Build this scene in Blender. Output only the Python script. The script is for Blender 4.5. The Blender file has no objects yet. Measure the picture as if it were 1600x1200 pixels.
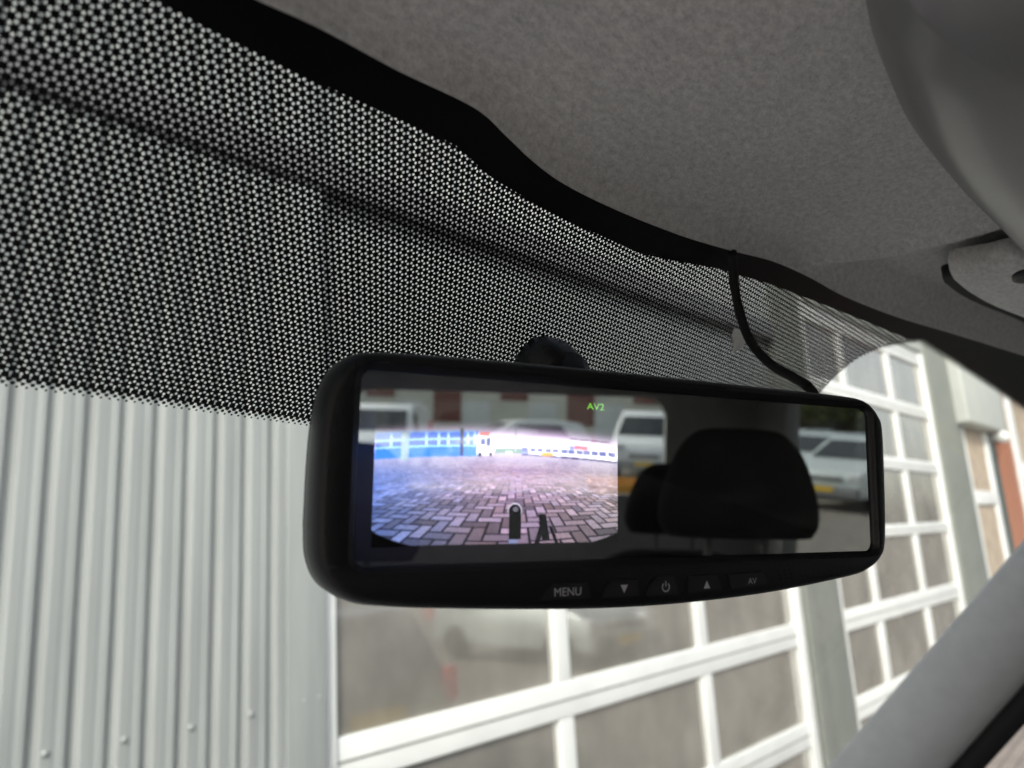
import bpy, bmesh, math, random
import numpy as np
from mathutils import Vector, Matrix

random.seed(7)
rng = np.random.RandomState(11)
scene = bpy.context.scene
COL = scene.collection

# ------------------------------------------------------------------ camera
ZC = 1.95                                   # eye height above the yard
FPX = 1206.0                                # focal length in pixels of the 1600 px wide photograph
TH, PITCH, ROLL = math.radians(49.55), math.radians(12.1), math.radians(3.4)
Fv = np.array([math.sin(TH)*math.cos(PITCH), math.cos(TH)*math.cos(PITCH), math.sin(PITCH)])
R0 = np.array([math.cos(TH), -math.sin(TH), 0.0]); U0 = np.cross(R0, Fv)
Rv = R0*math.cos(ROLL) - U0*math.sin(ROLL); Uv = U0*math.cos(ROLL) + R0*math.sin(ROLL)
cd = bpy.data.cameras.new('camera'); cam = bpy.data.objects.new('camera', cd); COL.objects.link(cam)
cd.sensor_width = 36.0; cd.lens = FPX/1600*36.0; cd.clip_start = 0.01; cd.clip_end = 2000
cam.matrix_world = Matrix(((Rv[0], Uv[0], -Fv[0], 0), (Rv[1], Uv[1], -Fv[1], 0), (Rv[2], Uv[2], -Fv[2], ZC), (0, 0, 0, 1)))
cd.dof.use_dof = True; cd.dof.focus_distance = 0.37; cd.dof.aperture_fstop = 8.6
scene.camera = cam

# ------------------------------------------------------------------ sky, sun, exposure
SUN_EL, SUN_AZ = math.radians(38), math.radians(232)      # azimuth clockwise from +Y (van forward)
world = bpy.data.worlds.new('World'); scene.world = world; world.use_nodes = True
wn = world.node_tree
sky = wn.nodes.new('ShaderNodeTexSky'); sky.sky_type = 'NISHITA'; sky.sun_disc = False
sky.sun_elevation = SUN_EL; sky.sun_rotation = SUN_AZ; sky.air_density = 1.0; sky.dust_density = 3.0; sky.ozone_density = 1.0
bg = wn.nodes['Background']; bg.inputs['Strength'].default_value = 0.13
hs = wn.nodes.new('ShaderNodeHueSaturation'); hs.inputs['Saturation'].default_value = 0.45     # thin even cloud
wn.links.new(sky.outputs[0], hs.inputs['Color']); wn.links.new(hs.outputs[0], bg.inputs['Color'])
sd = bpy.data.lights.new('sun', 'SUN'); sd.energy = 1.5; sd.angle = math.radians(12); sd.color = (1.0, 0.96, 0.90)
sun = bpy.data.objects.new('sun', sd); COL.objects.link(sun)
sdir = Vector((math.sin(SUN_AZ)*math.cos(SUN_EL), math.cos(SUN_AZ)*math.cos(SUN_EL), math.sin(SUN_EL)))
sun.rotation_euler = sdir.to_track_quat('Z', 'Y').to_euler(); sun.location = (0, -10, 30)
scene.view_settings.view_transform = 'Standard'; scene.view_settings.look = 'None'
scene.view_settings.exposure = 1.0; scene.view_settings.gamma = 1.0
scene.render.engine = 'CYCLES'
scene.cycles.use_denoising = True
scene.cycles.max_bounces = 10; scene.cycles.diffuse_bounces = 5; scene.cycles.glossy_bounces = 5
scene.cycles.transparent_max_bounces = 16

# ------------------------------------------------------------------ helpers
def ray(px, py):
    return Fv + Rv*(px-800)/FPX - Uv*(py-600)/FPX

def W(v):                                   # point relative to the eye -> world
    return (float(v[0]), float(v[1]), float(v[2]) + ZC)

def tag(o, label=None, cat=None, group=None, kind=None):
    if label: o['label'] = label
    if cat: o['category'] = cat
    if group: o['group'] = group
    if kind: o['kind'] = kind
    return o

def empty(name, loc, label, cat, group=None, rz=0.0):
    o = bpy.data.objects.new(name, None); COL.objects.link(o)
    o.location = loc; o.rotation_euler = (0, 0, rz); o.empty_display_size = 0.1
    return tag(o, label, cat, group)

def link(name, me, parent=None, mat=None):
    o = bpy.data.objects.new(name, me); COL.objects.link(o)
    if mat is not None and not me.materials: me.materials.append(mat)
    if parent is not None:
        o.parent = parent
        o.matrix_parent_inverse = Matrix()
    return o

def wlink(name, me, parent, mat):           # mesh given in world coordinates, parent somewhere else
    o = link(name, me, parent, mat)
    if parent is not None:
        q = parent; M = Matrix()
        chain = []
        while q is not None:
            chain.append(q); q = q.parent
        for q in reversed(chain):
            M = M @ q.matrix_parent_inverse @ Matrix.LocRotScale(q.location, q.rotation_euler, q.scale) if q.parent else Matrix.LocRotScale(q.location, q.rotation_euler, q.scale)
        o.matrix_parent_inverse = M.inverted()
    return o

def mesh(name, verts, faces, smooth=False):
    me = bpy.data.meshes.new(name)
    me.from_pydata([tuple(map(float, v)) for v in verts], [], faces)
    me.validate(); me.update()
    if smooth: me.shade_smooth()
    return me

def bm_box(bm, x0, x1, y0, y1, z0, z1, M=None):
    r = bmesh.ops.create_cube(bm, size=1.0)['verts']
    for v in r:
        v.co = Vector(((x0+x1)/2 + v.co.x*(x1-x0), (y0+y1)/2 + v.co.y*(y1-y0), (z0+z1)/2 + v.co.z*(z1-z0)))
        if M is not None: v.co = M @ v.co
    return r

def box_mesh(name, x0, x1, y0, y1, z0, z1, M=None, bevel=0.0, seg=2):
    bm = bmesh.new(); bm_box(bm, x0, x1, y0, y1, z0, z1, M)
    bmesh.ops.recalc_face_normals(bm, faces=bm.faces)
    if bevel: bmesh.ops.bevel(bm, geom=bm.edges[:], offset=bevel, segments=seg, affect='EDGES', profile=0.6)
    me = bpy.data.meshes.new(name); bm.to_mesh(me); bm.free()
    if bevel: me.shade_smooth()
    return me

def prism_mesh(name, poly, axis, h0, h1, bevel=0.0, seg=3, taper=None):
    # poly of (p, q); axis 'y': p=x q=z, 'x': p=y q=z, 'z': p=x q=y
    def P(p, q, h):
        return {'y': (p, h, q), 'x': (h, p, q), 'z': (p, q, h)}[axis]
    n = len(poly); vs = [P(p, q, h0) for p, q in poly] + [P(p, q, h1) for p, q in poly]
    fs = [tuple(range(n)), tuple(range(2*n-1, n-1, -1))] + [(i, (i+1) % n, n+(i+1) % n, n+i) for i in range(n)]
    bm = bmesh.new(); bv = [bm.verts.new(v) for v in vs]
    if taper: taper(bv)
    for f in fs: bm.faces.new([bv[i] for i in f])
    bmesh.ops.recalc_face_normals(bm, faces=bm.faces)
    if bevel: bmesh.ops.bevel(bm, geom=bm.edges[:], offset=bevel, segments=seg, affect='EDGES', profile=0.5)
    me = bpy.data.meshes.new(name); bm.to_mesh(me); bm.free()
    if bevel: me.shade_smooth()
    return me

def loft(name, rings, cap0=True, cap1=True, smooth=True):
    n = len(rings[0]); vs = [v for r in rings for v in r]; fs = []
    for k in range(len(rings)-1):
        for i in range(n):
            j = (i+1) % n
            fs.append((k*n+i, k*n+j, (k+1)*n+j, (k+1)*n+i))
    if cap0: fs.append(tuple(range(n-1, -1, -1)))
    if cap1: fs.append(tuple((len(rings)-1)*n+i for i in range(n)))
    me = mesh(name, vs, fs, smooth)
    bm = bmesh.new(); bm.from_mesh(me); bmesh.ops.recalc_face_normals(bm, faces=bm.faces); bm.to_mesh(me); bm.free()
    return me

def tube_mesh(name, pts, r, n=14):
    pts = [Vector(p) for p in pts]; rings = []; up = Vector((0.3, 0.5, 0.8))
    for i, p in enumerate(pts):
        t = (pts[min(i+1, len(pts)-1)] - pts[max(i-1, 0)]).normalized()
        a = t.cross(up).normalized(); b = t.cross(a)
        rr = r[i] if isinstance(r, (list, tuple)) else r
        rings.append([p + (a*math.cos(2*math.pi*k/n) + b*math.sin(2*math.pi*k/n))*rr for k in range(n)])
    return loft(name, rings)

def spline(pts, m=10):                      # Catmull-Rom
    pts = [np.array(p, float) for p in pts]; P = [2*pts[0]-pts[1]] + pts + [2*pts[-1]-pts[-2]]; out = []
    for i in range(1, len(P)-2):
        for k in range(m):
            t = k/m; a, b, c, d = P[i-1], P[i], P[i+1], P[i+2]
            out.append(0.5*((2*b) + (-a+c)*t + (2*a-5*b+4*c-d)*t*t + (-a+3*b-3*c+d)*t**3))
    out.append(pts[-1]); return out

# ------------------------------------------------------------------ materials
def mat(name, col, rough=0.6, spec=0.5, var=0.0, vscale=8.0, bump=0.0, bscale=60.0, metal=0.0, coat=0.0, detail=6.0, stretch=(1, 1, 1), emit=0.0, col2=None):
    m = bpy.data.materials.new(name); m.use_nodes = True; nt = m.node_tree; b = nt.nodes['Principled BSDF']
    b.inputs['Base Color'].default_value = (*col, 1); b.inputs['Roughness'].default_value = rough
    b.inputs['Specular IOR Level'].default_value = spec; b.inputs['Metallic'].default_value = metal
    b.inputs['Coat Weight'].default_value = coat
    if emit:
        b.inputs['Emission Color'].default_value = (*col, 1); b.inputs['Emission Strength'].default_value = emit
    if var or bump:
        tc = nt.nodes.new('ShaderNodeTexCoord'); mp = nt.nodes.new('ShaderNodeMapping'); mp.inputs['Scale'].default_value = stretch
        nt.links.new(tc.outputs['Object'], mp.inputs['Vector'])
    if var:
        n = nt.nodes.new('ShaderNodeTexNoise'); n.inputs['Scale'].default_value = vscale; n.inputs['Detail'].default_value = detail
        nt.links.new(mp.outputs[0], n.inputs['Vector'])
        r = nt.nodes.new('ShaderNodeValToRGB'); r.color_ramp.elements[0].position = 0.3; r.color_ramp.elements[1].position = 0.7
        lo = [c*(1-var) for c in col]; hi = [min(1, c*(1+var)) for c in col]
        if col2: hi = list(col2)
        r.color_ramp.elements[0].color = (*lo, 1); r.color_ramp.elements[1].color = (*hi, 1)
        nt.links.new(n.outputs['Fac'], r.inputs[0]); nt.links.new(r.outputs[0], b.inputs['Base Color'])
    if bump:
        n2 = nt.nodes.new('ShaderNodeTexNoise'); n2.inputs['Scale'].default_value = bscale; n2.inputs['Detail'].default_value = 5
        nt.links.new(mp.outputs[0], n2.inputs['Vector'])
        bp = nt.nodes.new('ShaderNodeBump'); bp.inputs['Strength'].default_value = bump; bp.inputs['Distance'].default_value = 0.002
        nt.links.new(n2.outputs['Fac'], bp.inputs['Height']); nt.links.new(bp.outputs[0], b.inputs['Normal'])
    return m

M_black = mat('black plastic', (0.0045, 0.0048, 0.006), 0.36, 0.4, bump=0.2, bscale=1100)
M_blackm = mat('matt black plastic', (0.012, 0.012, 0.014), 0.55, 0.4, bump=0.2, bscale=700)
M_button = mat('button plastic', (0.011, 0.011, 0.013), 0.45, 0.5)
M_print = mat('grey print', (0.42, 0.42, 0.44), 0.6, 0.3)
M_rubber = mat('rubber', (0.012, 0.012, 0.012), 0.7, 0.3)
M_pillar = mat('pillar trim plastic', (0.47, 0.475, 0.48), 0.55, 0.4, var=0.05, vscale=40, bump=0.15, bscale=600)
M_console = mat('console plastic', (0.21, 0.21, 0.21), 0.30, 0.75, var=0.04, vscale=25, bump=0.04, bscale=500)
M_trim = mat('grey interior trim', (0.22, 0.22, 0.222), 0.6, 0.4, var=0.1, vscale=12)
M_dark = mat('dark cabin plastic', (0.24, 0.24, 0.245), 0.6, 0.4, bump=0.1)
M_seat = mat('black seat fabric', (0.010, 0.010, 0.011), 0.9, 0.15, bump=0.3, bscale=300)
M_chrome = mat('dull steel', (0.10, 0.10, 0.10), 0.45, 0.5, metal=0.6)

def fabric_mat():
    m = bpy.data.materials.new('headliner fabric'); m.use_nodes = True; nt = m.node_tree; b = nt.nodes['Principled BSDF']
    b.inputs['Roughness'].default_value = 0.95; b.inputs['Specular IOR Level'].default_value = 0.1
    b.inputs['Sheen Weight'].default_value = 0.25; b.inputs['Sheen Roughness'].default_value = 0.5
    tc = nt.nodes.new('ShaderNodeTexCoord')
    def noise(scale, detail, st=(1, 1, 1)):
        mp = nt.nodes.new('ShaderNodeMapping'); mp.inputs['Scale'].default_value = st; nt.links.new(tc.outputs['Object'], mp.inputs['Vector'])
        n = nt.nodes.new('ShaderNodeTexNoise'); n.inputs['Scale'].default_value = scale; n.inputs['Detail'].default_value = detail
        n.inputs['Roughness'].default_value = 0.65
        nt.links.new(mp.outputs[0], n.inputs['Vector']); return n.outputs['Fac']
    fine = noise(900, 3); pill = noise(230, 4, (1, 1.6, 1)); big = noise(22, 4)
    def math_(op, a, b_=None, val=None):
        x = nt.nodes.new('ShaderNodeMath'); x.operation = op
        nt.links.new(a, x.inputs[0])
        if b_ is not None: nt.links.new(b_, x.inputs[1])
        if val is not None: x.inputs[1].default_value = val
        return x.outputs[0]
    h = math_('ADD', math_('MULTIPLY', fine, val=0.5), pill)
    mix = math_('ADD', math_('MULTIPLY', h, val=0.88), math_('MULTIPLY', big, val=0.10))
    r = nt.nodes.new('ShaderNodeValToRGB'); r.color_ramp.elements[0].position = 0.45; r.color_ramp.elements[1].position = 0.9
    r.color_ramp.elements[0].color = (0.46, 0.46, 0.45, 1); r.color_ramp.elements[1].color = (0.80, 0.79, 0.77, 1)
    nt.links.new(mix, r.inputs[0]); nt.links.new(r.outputs[0], b.inputs['Base Color'])
    bp = nt.nodes.new('ShaderNodeBump'); bp.inputs['Strength'].default_value = 0.55; bp.inputs['Distance'].default_value = 0.0012
    nt.links.new(h, bp.inputs['Height']); nt.links.new(bp.outputs[0], b.inputs['Normal'])
    return m
M_fabric = fabric_mat()

def facing_fresnel(nt, f0=0.04, k=0.9):
    lw = nt.nodes.new('ShaderNodeLayerWeight'); lw.inputs[0].default_value = 0.5
    p5 = nt.nodes.new('ShaderNodeMath'); p5.operation = 'POWER'; p5.inputs[1].default_value = 5.0; nt.links.new(lw.outputs['Facing'], p5.inputs[0])
    ma = nt.nodes.new('ShaderNodeMath'); ma.operation = 'MULTIPLY_ADD'; ma.inputs[1].default_value = k; ma.inputs[2].default_value = f0; nt.links.new(p5.outputs[0], ma.inputs[0])
    return ma.outputs[0]

def clear_glass(name, tint=(0.92, 0.95, 0.93), refl=0.06, tr=None):
    m = bpy.data.materials.new(name); m.use_nodes = True; nt = m.node_tree; nt.nodes.remove(nt.nodes['Principled BSDF'])
    t = nt.nodes.new('ShaderNodeBsdfTransparent'); t.inputs[0].default_value = (*tint, 1)
    g = nt.nodes.new('ShaderNodeBsdfGlossy'); g.inputs['Roughness'].default_value = 0.02; g.inputs[0].default_value = (1, 1, 1, 1)
    mx = nt.nodes.new('ShaderNodeMixShader'); nt.links.new(facing_fresnel(nt), mx.inputs[0])
    nt.links.new(t.outputs[0], mx.inputs[1]); nt.links.new(g.outputs[0], mx.inputs[2])
    nt.links.new(mx.outputs[0], nt.nodes['Material Output'].inputs[0])
    return m
M_window = clear_glass('side window glass')

# ================================================================== the windscreen surface (eye-relative metres)
PIT = 0.003                                  # pitch of the printed dots
WD, WC, WK = 118.44*PIT, 1.0319, 0.00033/PIT
def wsy(x, z): return WD - WC*z - WK*x*x
def ws(px, py, off=0.0):
    d = ray(px, py); t = 0.3
    for _ in range(50):
        g = lambda q: d[1]*q - (wsy(d[0]*q, d[2]*q) - off)
        e = 1e-5; t -= g(t)*e/(g(t+e)-g(t))
    return d*t
SQ = math.sqrt(1+WC*WC)
def dev(x, z):                               # unrolled coordinates of a point on the glass
    q = 2*WK*x/SQ
    u = 0.5*x*np.sqrt(1+q*q) + (np.arcsinh(q)*SQ/(4*WK))
    v = SQ*z + WC*WK*x*x/SQ
    return u, v

# ================================================================== THE VAN (own cab)
van = empty('van', (0.4, -1.0, 0.0), 'grey van cab seen from inside with dotted windscreen and felt headliner', 'van')

# ---- windscreen with printed dot band
def build_windscreen():
    nx, nz = 300, 170
    xs = np.linspace(-0.62, 1.42, nx); zs = np.linspace(-0.72, 0.20, nz)
    X, Z = np.meshgrid(xs, zs); Y = wsy(X, Z)
    verts = np.stack([X.ravel(), Y.ravel(), Z.ravel()+ZC], 1)
    faces = [(j*nx+i, j*nx+i+1, (j+1)*nx+i+1, (j+1)*nx+i) for j in range(nz-1) for i in range(nx-1)]
    me = mesh('windscreen', verts, faces, True)
    u, v = dev(X.ravel(), Z.ravel())
    pl, pr = ws(6.6, 588), ws(488, 655)
    (ul, vl), (ur, vr) = dev(pl[0], pl[2]), dev(pr[0], pr[2])
    vline = vl + (vr-vl)/(ur-ul)*(u-ul)
    lat_u = (u-ul)/PIT; lat_v = (v-vline)/PIT
    # lower border: straight on the left, sweeping up to the roof on the right
    bot = [ws(*q) for q in ((1262, 634), (1290, 601), (1315, 578), (1340, 557), (1375, 541), (1410, 534), (1440, 531))]
    bu = [-900, 0, 90, 130, 160]; bv = [0, 0, 0, 0.5, 3.0]
    for b in bot:
        a_, b_ = dev(b[0], b[2]); vv = (b_ - (vl+(vr-vl)/(ur-ul)*(a_-ul)))/PIT
        bu.append((a_-ul)/PIT); bv.append(vv)
    bu.append(bu[-1]+400); bv.append(bv[-1]+6)
    d_bot = lat_v - np.interp(lat_u, bu, bv)
    tu, tv = [], []
    for q in ((270, 8), (300, 30), (430, 95), (562, 157), (640, 192), (712, 225), (769, 277), (830, 312), (900, 349), (1000, 395), (1060, 408), (1120, 418), (1210, 445), (1300, 480), (1430, 533)):
        b = ws(*q); a_, b_ = dev(b[0], b[2]); tu.append((a_-ul)/PIT); tv.append((b_-(vl+(vr-vl)/(ur-ul)*(a_-ul)))/PIT)
    tu = [-900]+tu+[tu[-1]+500]; tv = [tv[0]]+tv+[tv[-1]+8]
    d_top = np.interp(lat_u, tu, tv) - lat_v
    for nm, arr in (('lat_u', lat_u), ('lat_v', lat_v), ('d_bot', d_bot), ('d_top', d_top)):
        at = me.attributes.new(nm, 'FLOAT', 'POINT'); at.data.foreach_set('value', np.ascontiguousarray(arr, dtype=np.float32))
    # --- material
    m = bpy.data.materials.new('windscreen glass with printed dots'); m.use_nodes = True; nt = m.node_tree
    nt.nodes.remove(nt.nodes['Principled BSDF'])
    def attr(n):
        a = nt.nodes.new('ShaderNodeAttribute'); a.attribute_name = n; return a.outputs['Fac']
    def mth(op, a, b=None, c=None):
        x = nt.nodes.new('ShaderNodeMath'); x.operation = op
        for i, q in enumerate((a, b, c)):
            if q is None: continue
            if isinstance(q, (int, float)): x.inputs[i].default_value = q
            else: nt.links.new(q, x.inputs[i])
        return x.outputs[0]
    U_, V_, DB, DT = attr('lat_u'), attr('lat_v'), attr('d_bot'), attr('d_top')
    S3 = math.sqrt(3)
    def frac0(a, per):                       # signed distance to nearest multiple of per
        k = mth('ROUND', mth('DIVIDE', a, per))
        return mth('SUBTRACT', a, mth('MULTIPLY', k, per))
    def hyp(a, b): return mth('SQRT', mth('ADD', mth('MULTIPLY', a, a), mth('MULTIPLY', b, b)))
    def tri(u, v):
        d1 = hyp(frac0(u, 1.0), frac0(v, S3))
        d2 = hyp(frac0(mth('ADD', u, 0.5), 1.0), frac0(mth('ADD', v, S3/2), S3))
        return mth('MINIMUM', d1, d2)
    # small irregularity of the print
    comb = nt.nodes.new('ShaderNodeCombineXYZ'); nt.links.new(U_, comb.inputs[0]); nt.links.new(V_, comb.inputs[1])
    nz_ = nt.nodes.new('ShaderNodeTexNoise'); nz_.inputs['Scale'].default_value = 0.9; nt.links.new(comb.outputs[0], nz_.inputs['Vector'])
    rad = mth('ADD', mth('MULTIPLY', nz_.outputs['Fac'], 0.05), 0.142)
    vv = mth('ADD', V_, -0.35)
    dh = mth('MINIMUM', tri(U_, mth('SUBTRACT', vv, 1/S3)), tri(U_, mth('ADD', vv, 1/S3)))
    hole = mth('LESS_THAN', dh, rad)
    inside = mth('MULTIPLY', mth('GREATER_THAN', DB, 0.40), mth('GREATER_THAN', DT, 0.15))
    # lower edge: last touching row and three rows of shrinking dots
    def row(dist, radius, shift):
        du = frac0(mth('ADD', U_, shift), 1.0); dv = mth('SUBTRACT', DB, dist)
        return mth('LESS_THAN', hyp(du, dv), radius)
    edge = mth('MAXIMUM', mth('MAXIMUM', mth('MULTIPLY', row(0.34, 0.445, 0.0), mth('LESS_THAN', DB, 0.52)), row(-0.20, 0.33, 0.5)), mth('MAXIMUM', row(-0.68, 0.25, 0.0), row(-1.13, 0.155, 0.5)))
    solid = mth('SUBTRACT', mth('GREATER_THAN', DB, 0.50), mth('MULTIPLY', hole, inside))
    black = mth('MINIMUM', mth('MAXIMUM', mth('MAXIMUM', solid, edge), 0.0), 1.0)
    t = nt.nodes.new('ShaderNodeBsdfTransparent'); t.inputs[0].default_value = (0.93, 0.955, 0.93, 1)
    g = nt.nodes.new('ShaderNodeBsdfGlossy'); g.inputs['Roughness'].default_value = 0.03
    gm = nt.nodes.new('ShaderNodeMixShader'); nt.links.new(facing_fresnel(nt, 0.03, 0.5), gm.inputs[0])
    nt.links.new(t.outputs[0], gm.inputs[1]); nt.links.new(g.outputs[0], gm.inputs[2])
    tl = nt.nodes.new('ShaderNodeBsdfTranslucent'); tl.inputs[0].default_value = (0.9, 0.9, 0.87, 1)      # thin film of dust on the outside
    dn = nt.nodes.new('ShaderNodeTexNoise'); dn.inputs['Scale'].default_value = 0.03; dn.inputs['Detail'].default_value = 7; nt.links.new(comb.outputs[0], dn.inputs['Vector'])
    dmix = nt.nodes.new('ShaderNodeMixShader'); nt.links.new(mth('MULTIPLY', dn.outputs['Fac'], 0.075), dmix.inputs[0])
    nt.links.new(gm.outputs[0], dmix.inputs[1]); nt.links.new(tl.outputs[0], dmix.inputs[2]); gm = dmix
    pr_ = nt.nodes.new('ShaderNodeBsdfPrincipled'); pr_.inputs['Base Color'].default_value = (0.008, 0.008, 0.009, 1)
    pr_.inputs['Roughness'].default_value = 0.28; pr_.inputs['Specular IOR Level'].default_value = 0.22
    mx = nt.nodes.new('ShaderNodeMixShader'); nt.links.new(black, mx.inputs[0])
    nt.links.new(gm.outputs[0], mx.inputs[1]); nt.links.new(pr_.outputs[0], mx.inputs[2])
    nt.links.new(mx.outputs[0], nt.nodes['Material Output'].inputs[0])
    o = wlink('windscreen', me, van, m)
    o['label'] = 'windscreen glass with band of black printed dots along its top'
    return o
build_windscreen()

# ---- headliner
EDGE_PX = [(400, 0), (500, 45), (620, 110), (740, 168), (790, 212), (830, 250), (880, 287), (960, 327), (1060, 367), (1143, 392), (1206, 408), (1262, 432), (1319, 463), (1403, 496), (1487, 521), (1600, 556)]
EP = [ws(px, py, 0.010) for px, py in spline(EDGE_PX, 6)]
ex = [-0.66, -0.2, 0.02] + [p[0] for p in EP] + [1.15, 1.45]
ez = [0.158, 0.160, 0.1605] + [p[2] for p in EP] + [0.150, 0.150]
def edge_z(x): return np.interp(x, ex, ez)
def edge_y(x): return wsy(x, edge_z(x)) - 0.010
CRX, CRY = [0.30, 0.40, 0.44, 0.489, 0.521, 0.536, 0.545, 0.56], [0.30, 0.22, 0.174, 0.144, 0.115, 0.081, 0.045, -0.5]
def hl_z(x, e, y):
    z = edge_z(x) + 0.010*(1-np.exp(-e/0.006)) + 0.013*(1-np.exp(-e/0.05)) + 0.05*e
    xc = np.interp(-y, [-c for c in CRY], CRX); dd = x - xc
    fade = np.clip(e/0.02, 0, 1)
    z = z - 0.007*np.exp(-(dd/0.006)**2)*fade + 0.013*fade*(1/(1+np.exp(-(dd-0.016)/0.006)))
    return z
def build_headliner():
    xs = np.concatenate([np.linspace(-0.66, 0.05, 40), np.linspace(0.06, 0.85, 240), np.linspace(0.86, 1.45, 40)])
    es = np.concatenate([[0.0, 0.0006, 0.0015, 0.003, 0.005, 0.008], np.linspace(0.012, 0.30, 90), np.linspace(0.33, 3.2, 30)])
    V = []; nx = len(xs)
    for e in es:
        for x in xs:
            y = edge_y(x) - e
            V.append((x, y, hl_z(x, e, y) + ZC))
    # turn the front edge up behind the lip
    V = [(x, edge_y(x)+0.004, edge_z(x)+0.03+ZC) for x in xs] + [(x, edge_y(x)+0.001, edge_z(x)+0.004+ZC) for x in xs] + V
    nr = len(es)+2
    Fc = [(j*nx+i, j*nx+i+1, (j+1)*nx+i+1, (j+1)*nx+i) for j in range(nr-1) for i in range(nx-1)]
    wlink('headliner', mesh('headliner', V, Fc, True), van, M_fabric)
build_headliner()

# ---- roof skin, sides, rear, floor, dashboard, bonnet
M_body = mat('van paint', (0.55, 0.56, 0.57), 0.35, 0.5, coat=0.3)
def vbox(name, x0, x1, y0, y1, z0, z1, m, bevel=0.0, parent=None):
    return wlink(name, box_mesh(name, x0, x1, y0, y1, z0, z1, None, bevel), parent or van, m)
XL, XR, YB = -0.68, 1.47, -3.1
vbox('roof', XL, XR, YB-0.05, 0.10, 2.36, 2.42, M_body, 0.02)
vbox('roof_header', XL+0.05, XR-0.05, 0.085, 0.125, 2.155, 2.355, M_dark, 0.005)
vbox('floor', XL+0.02, XR-0.02, YB, 0.95, 0.42, 0.50, M_dark)
for sx, nm in ((XR, 'right'), (XL, 'left')):
    a, b = (sx, sx+0.06) if sx > 0 else (sx-0.06, sx)
    vbox('side_panel', a, b, YB, 0.95 if nm == 'right' else -0.87, 0.45, 1.33, M_trim, 0.01)  # left panel cut short so daylight enters the cab
    vbox('roof_rail', a, b, YB, 0.02, 2.10, 2.40, M_trim, 0.01)
    vbox('door_pillar', a-0.003, b+0.003, -1.15, -0.86, 1.325, 2.11, M_trim, 0.01)
    vbox('rear_pillar', a-0.003, b+0.003, YB, -2.74, 1.325, 2.11, M_trim, 0.01)
    for (y0, y1) in (((-0.86, 0.15), (-2.74, -1.15)) if nm == 'right' else ((-2.74, -1.15),)):
        c = (a+b)/2
        wlink('side_window', box_mesh('side_window', c-0.002, c+0.002, y0, y1, 1.33, 2.10), van, M_window)
# unseen driver's door, set open on its front hinge to let more daylight in
dm = Matrix.Translation((XL-0.03, 0.95, 0)) @ Matrix.Rotation(math.radians(-72), 4, 'Z')
od = wlink('unseen_open_door', box_mesh('unseen_open_door', -0.06, 0.0, -1.80, -0.02, 0.45, 1.33, dm, 0.01), van, M_body)
for y0, y1, z0, z1 in ((-1.80, -1.72, 1.332, 2.10), (-0.70, -0.62, 1.332, 2.10), (-1.715, -0.705, 2.03, 2.10)):
    wlink('unseen_door_window_frame', box_mesh('unseen_door_window_frame', -0.05, -0.01, y0, y1, z0, z1, dm, 0.008), van, M_dark)
# rear wall with window opening (rounded corner built from a boolean-free ring)
def ring_wall():
    ox0, ox1, oz0, oz1 = XL, XR, 0.45, 2.38
    ix0, ix1, iz0, iz1, r = -0.42, 1.05, 1.60, 2.055, 0.10
    N = 12; inner = []
    for cx, cz, a0 in ((ix1-r, iz1-r, 0), (ix0+r, iz1-r, 90), (ix0+r, iz0+r, 180), (ix1-r, iz0+r, 270)):
        for k in range(N+1):
            t = math.radians(a0 + 90*k/N); inner.append((cx+r*math.cos(t), cz+r*math.sin(t)))
    dense = []
    for k in range(len(inner)):
        p, q = inner[k], inner[(k+1) % len(inner)]; m_ = max(1, int(math.hypot(q[0]-p[0], q[1]-p[1])/0.03))
        dense += [(p[0]+(q[0]-p[0])*t/m_, p[1]+(q[1]-p[1])*t/m_) for t in range(m_)]
    inner = dense
    cx, cz = (ix0+ix1)/2, (iz0+iz1)/2; outer = []
    for (x, z) in inner:
        dx, dz = x-cx, z-cz; s = 1e9
        for lim, comp, o in ((ox1, dx, cx), (ox0, dx, cx), (oz1, dz, cz), (oz0, dz, cz)):
            if abs(comp) > 1e-6:
                q = (lim-o)/comp
                if q > 0: s = min(s, q)
        outer.append((cx+dx*s, cz+dz*s))
    n = len(inner); rings = []
    for y, pts in ((YB, outer), (YB, inner), (YB-0.05, inner), (YB-0.05, outer)):
        rings.append([(p, y, q) for p, q in pts])
    rings.append(rings[0])
    vbox('tailgate', XL, XR, YB-0.045, YB-0.005, 0.42, 1.50, M_trim)
    wlink('rear_wall', loft('rear_wall', rings, False, False, False), van, M_trim)
    wlink('rear_window', box_mesh('rear_window', ix0+0.001, ix1-0.001, YB-0.028, YB-0.024, iz0+0.001, iz1-0.001), van, M_window)
ring_wall()
wlink('dashboard', prism_mesh('dashboard', [(0.30, 0.55), (0.30, 1.02), (0.36, 1.10), (0.62, 1.17), (0.93, 1.16), (0.93, 0.55)], 'x', XL+0.01, XR-0.01, 0.02), van, M_dark)
wlink('bonnet', prism_mesh('bonnet', [(0.95, 0.45), (0.95, 1.16), (1.25, 1.08), (1.55, 0.92), (1.62, 0.75), (1.62, 0.45)], 'x', XL, XR, 0.05), van, M_body)
def wheel_mesh(r, w):
    prof = [(0.0, w*0.35), (r*0.55, w*0.40), (r*0.62, w*0.5), (r*0.93, w*0.5), (r, w*0.35), (r, -w*0.35), (r*0.93, -w*0.5), (r*0.62, -w*0.5), (r*0.55, -w*0.4), (0.0, -w*0.35)]
    N = 28; rings = []
    for rr, h in prof:
        rings.append([(h, max(rr, 1e-4)*math.cos(2*math.pi*k/N), max(rr, 1e-4)*math.sin(2*math.pi*k/N)) for k in range(N)])
    return loft('wheel', rings)
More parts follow.
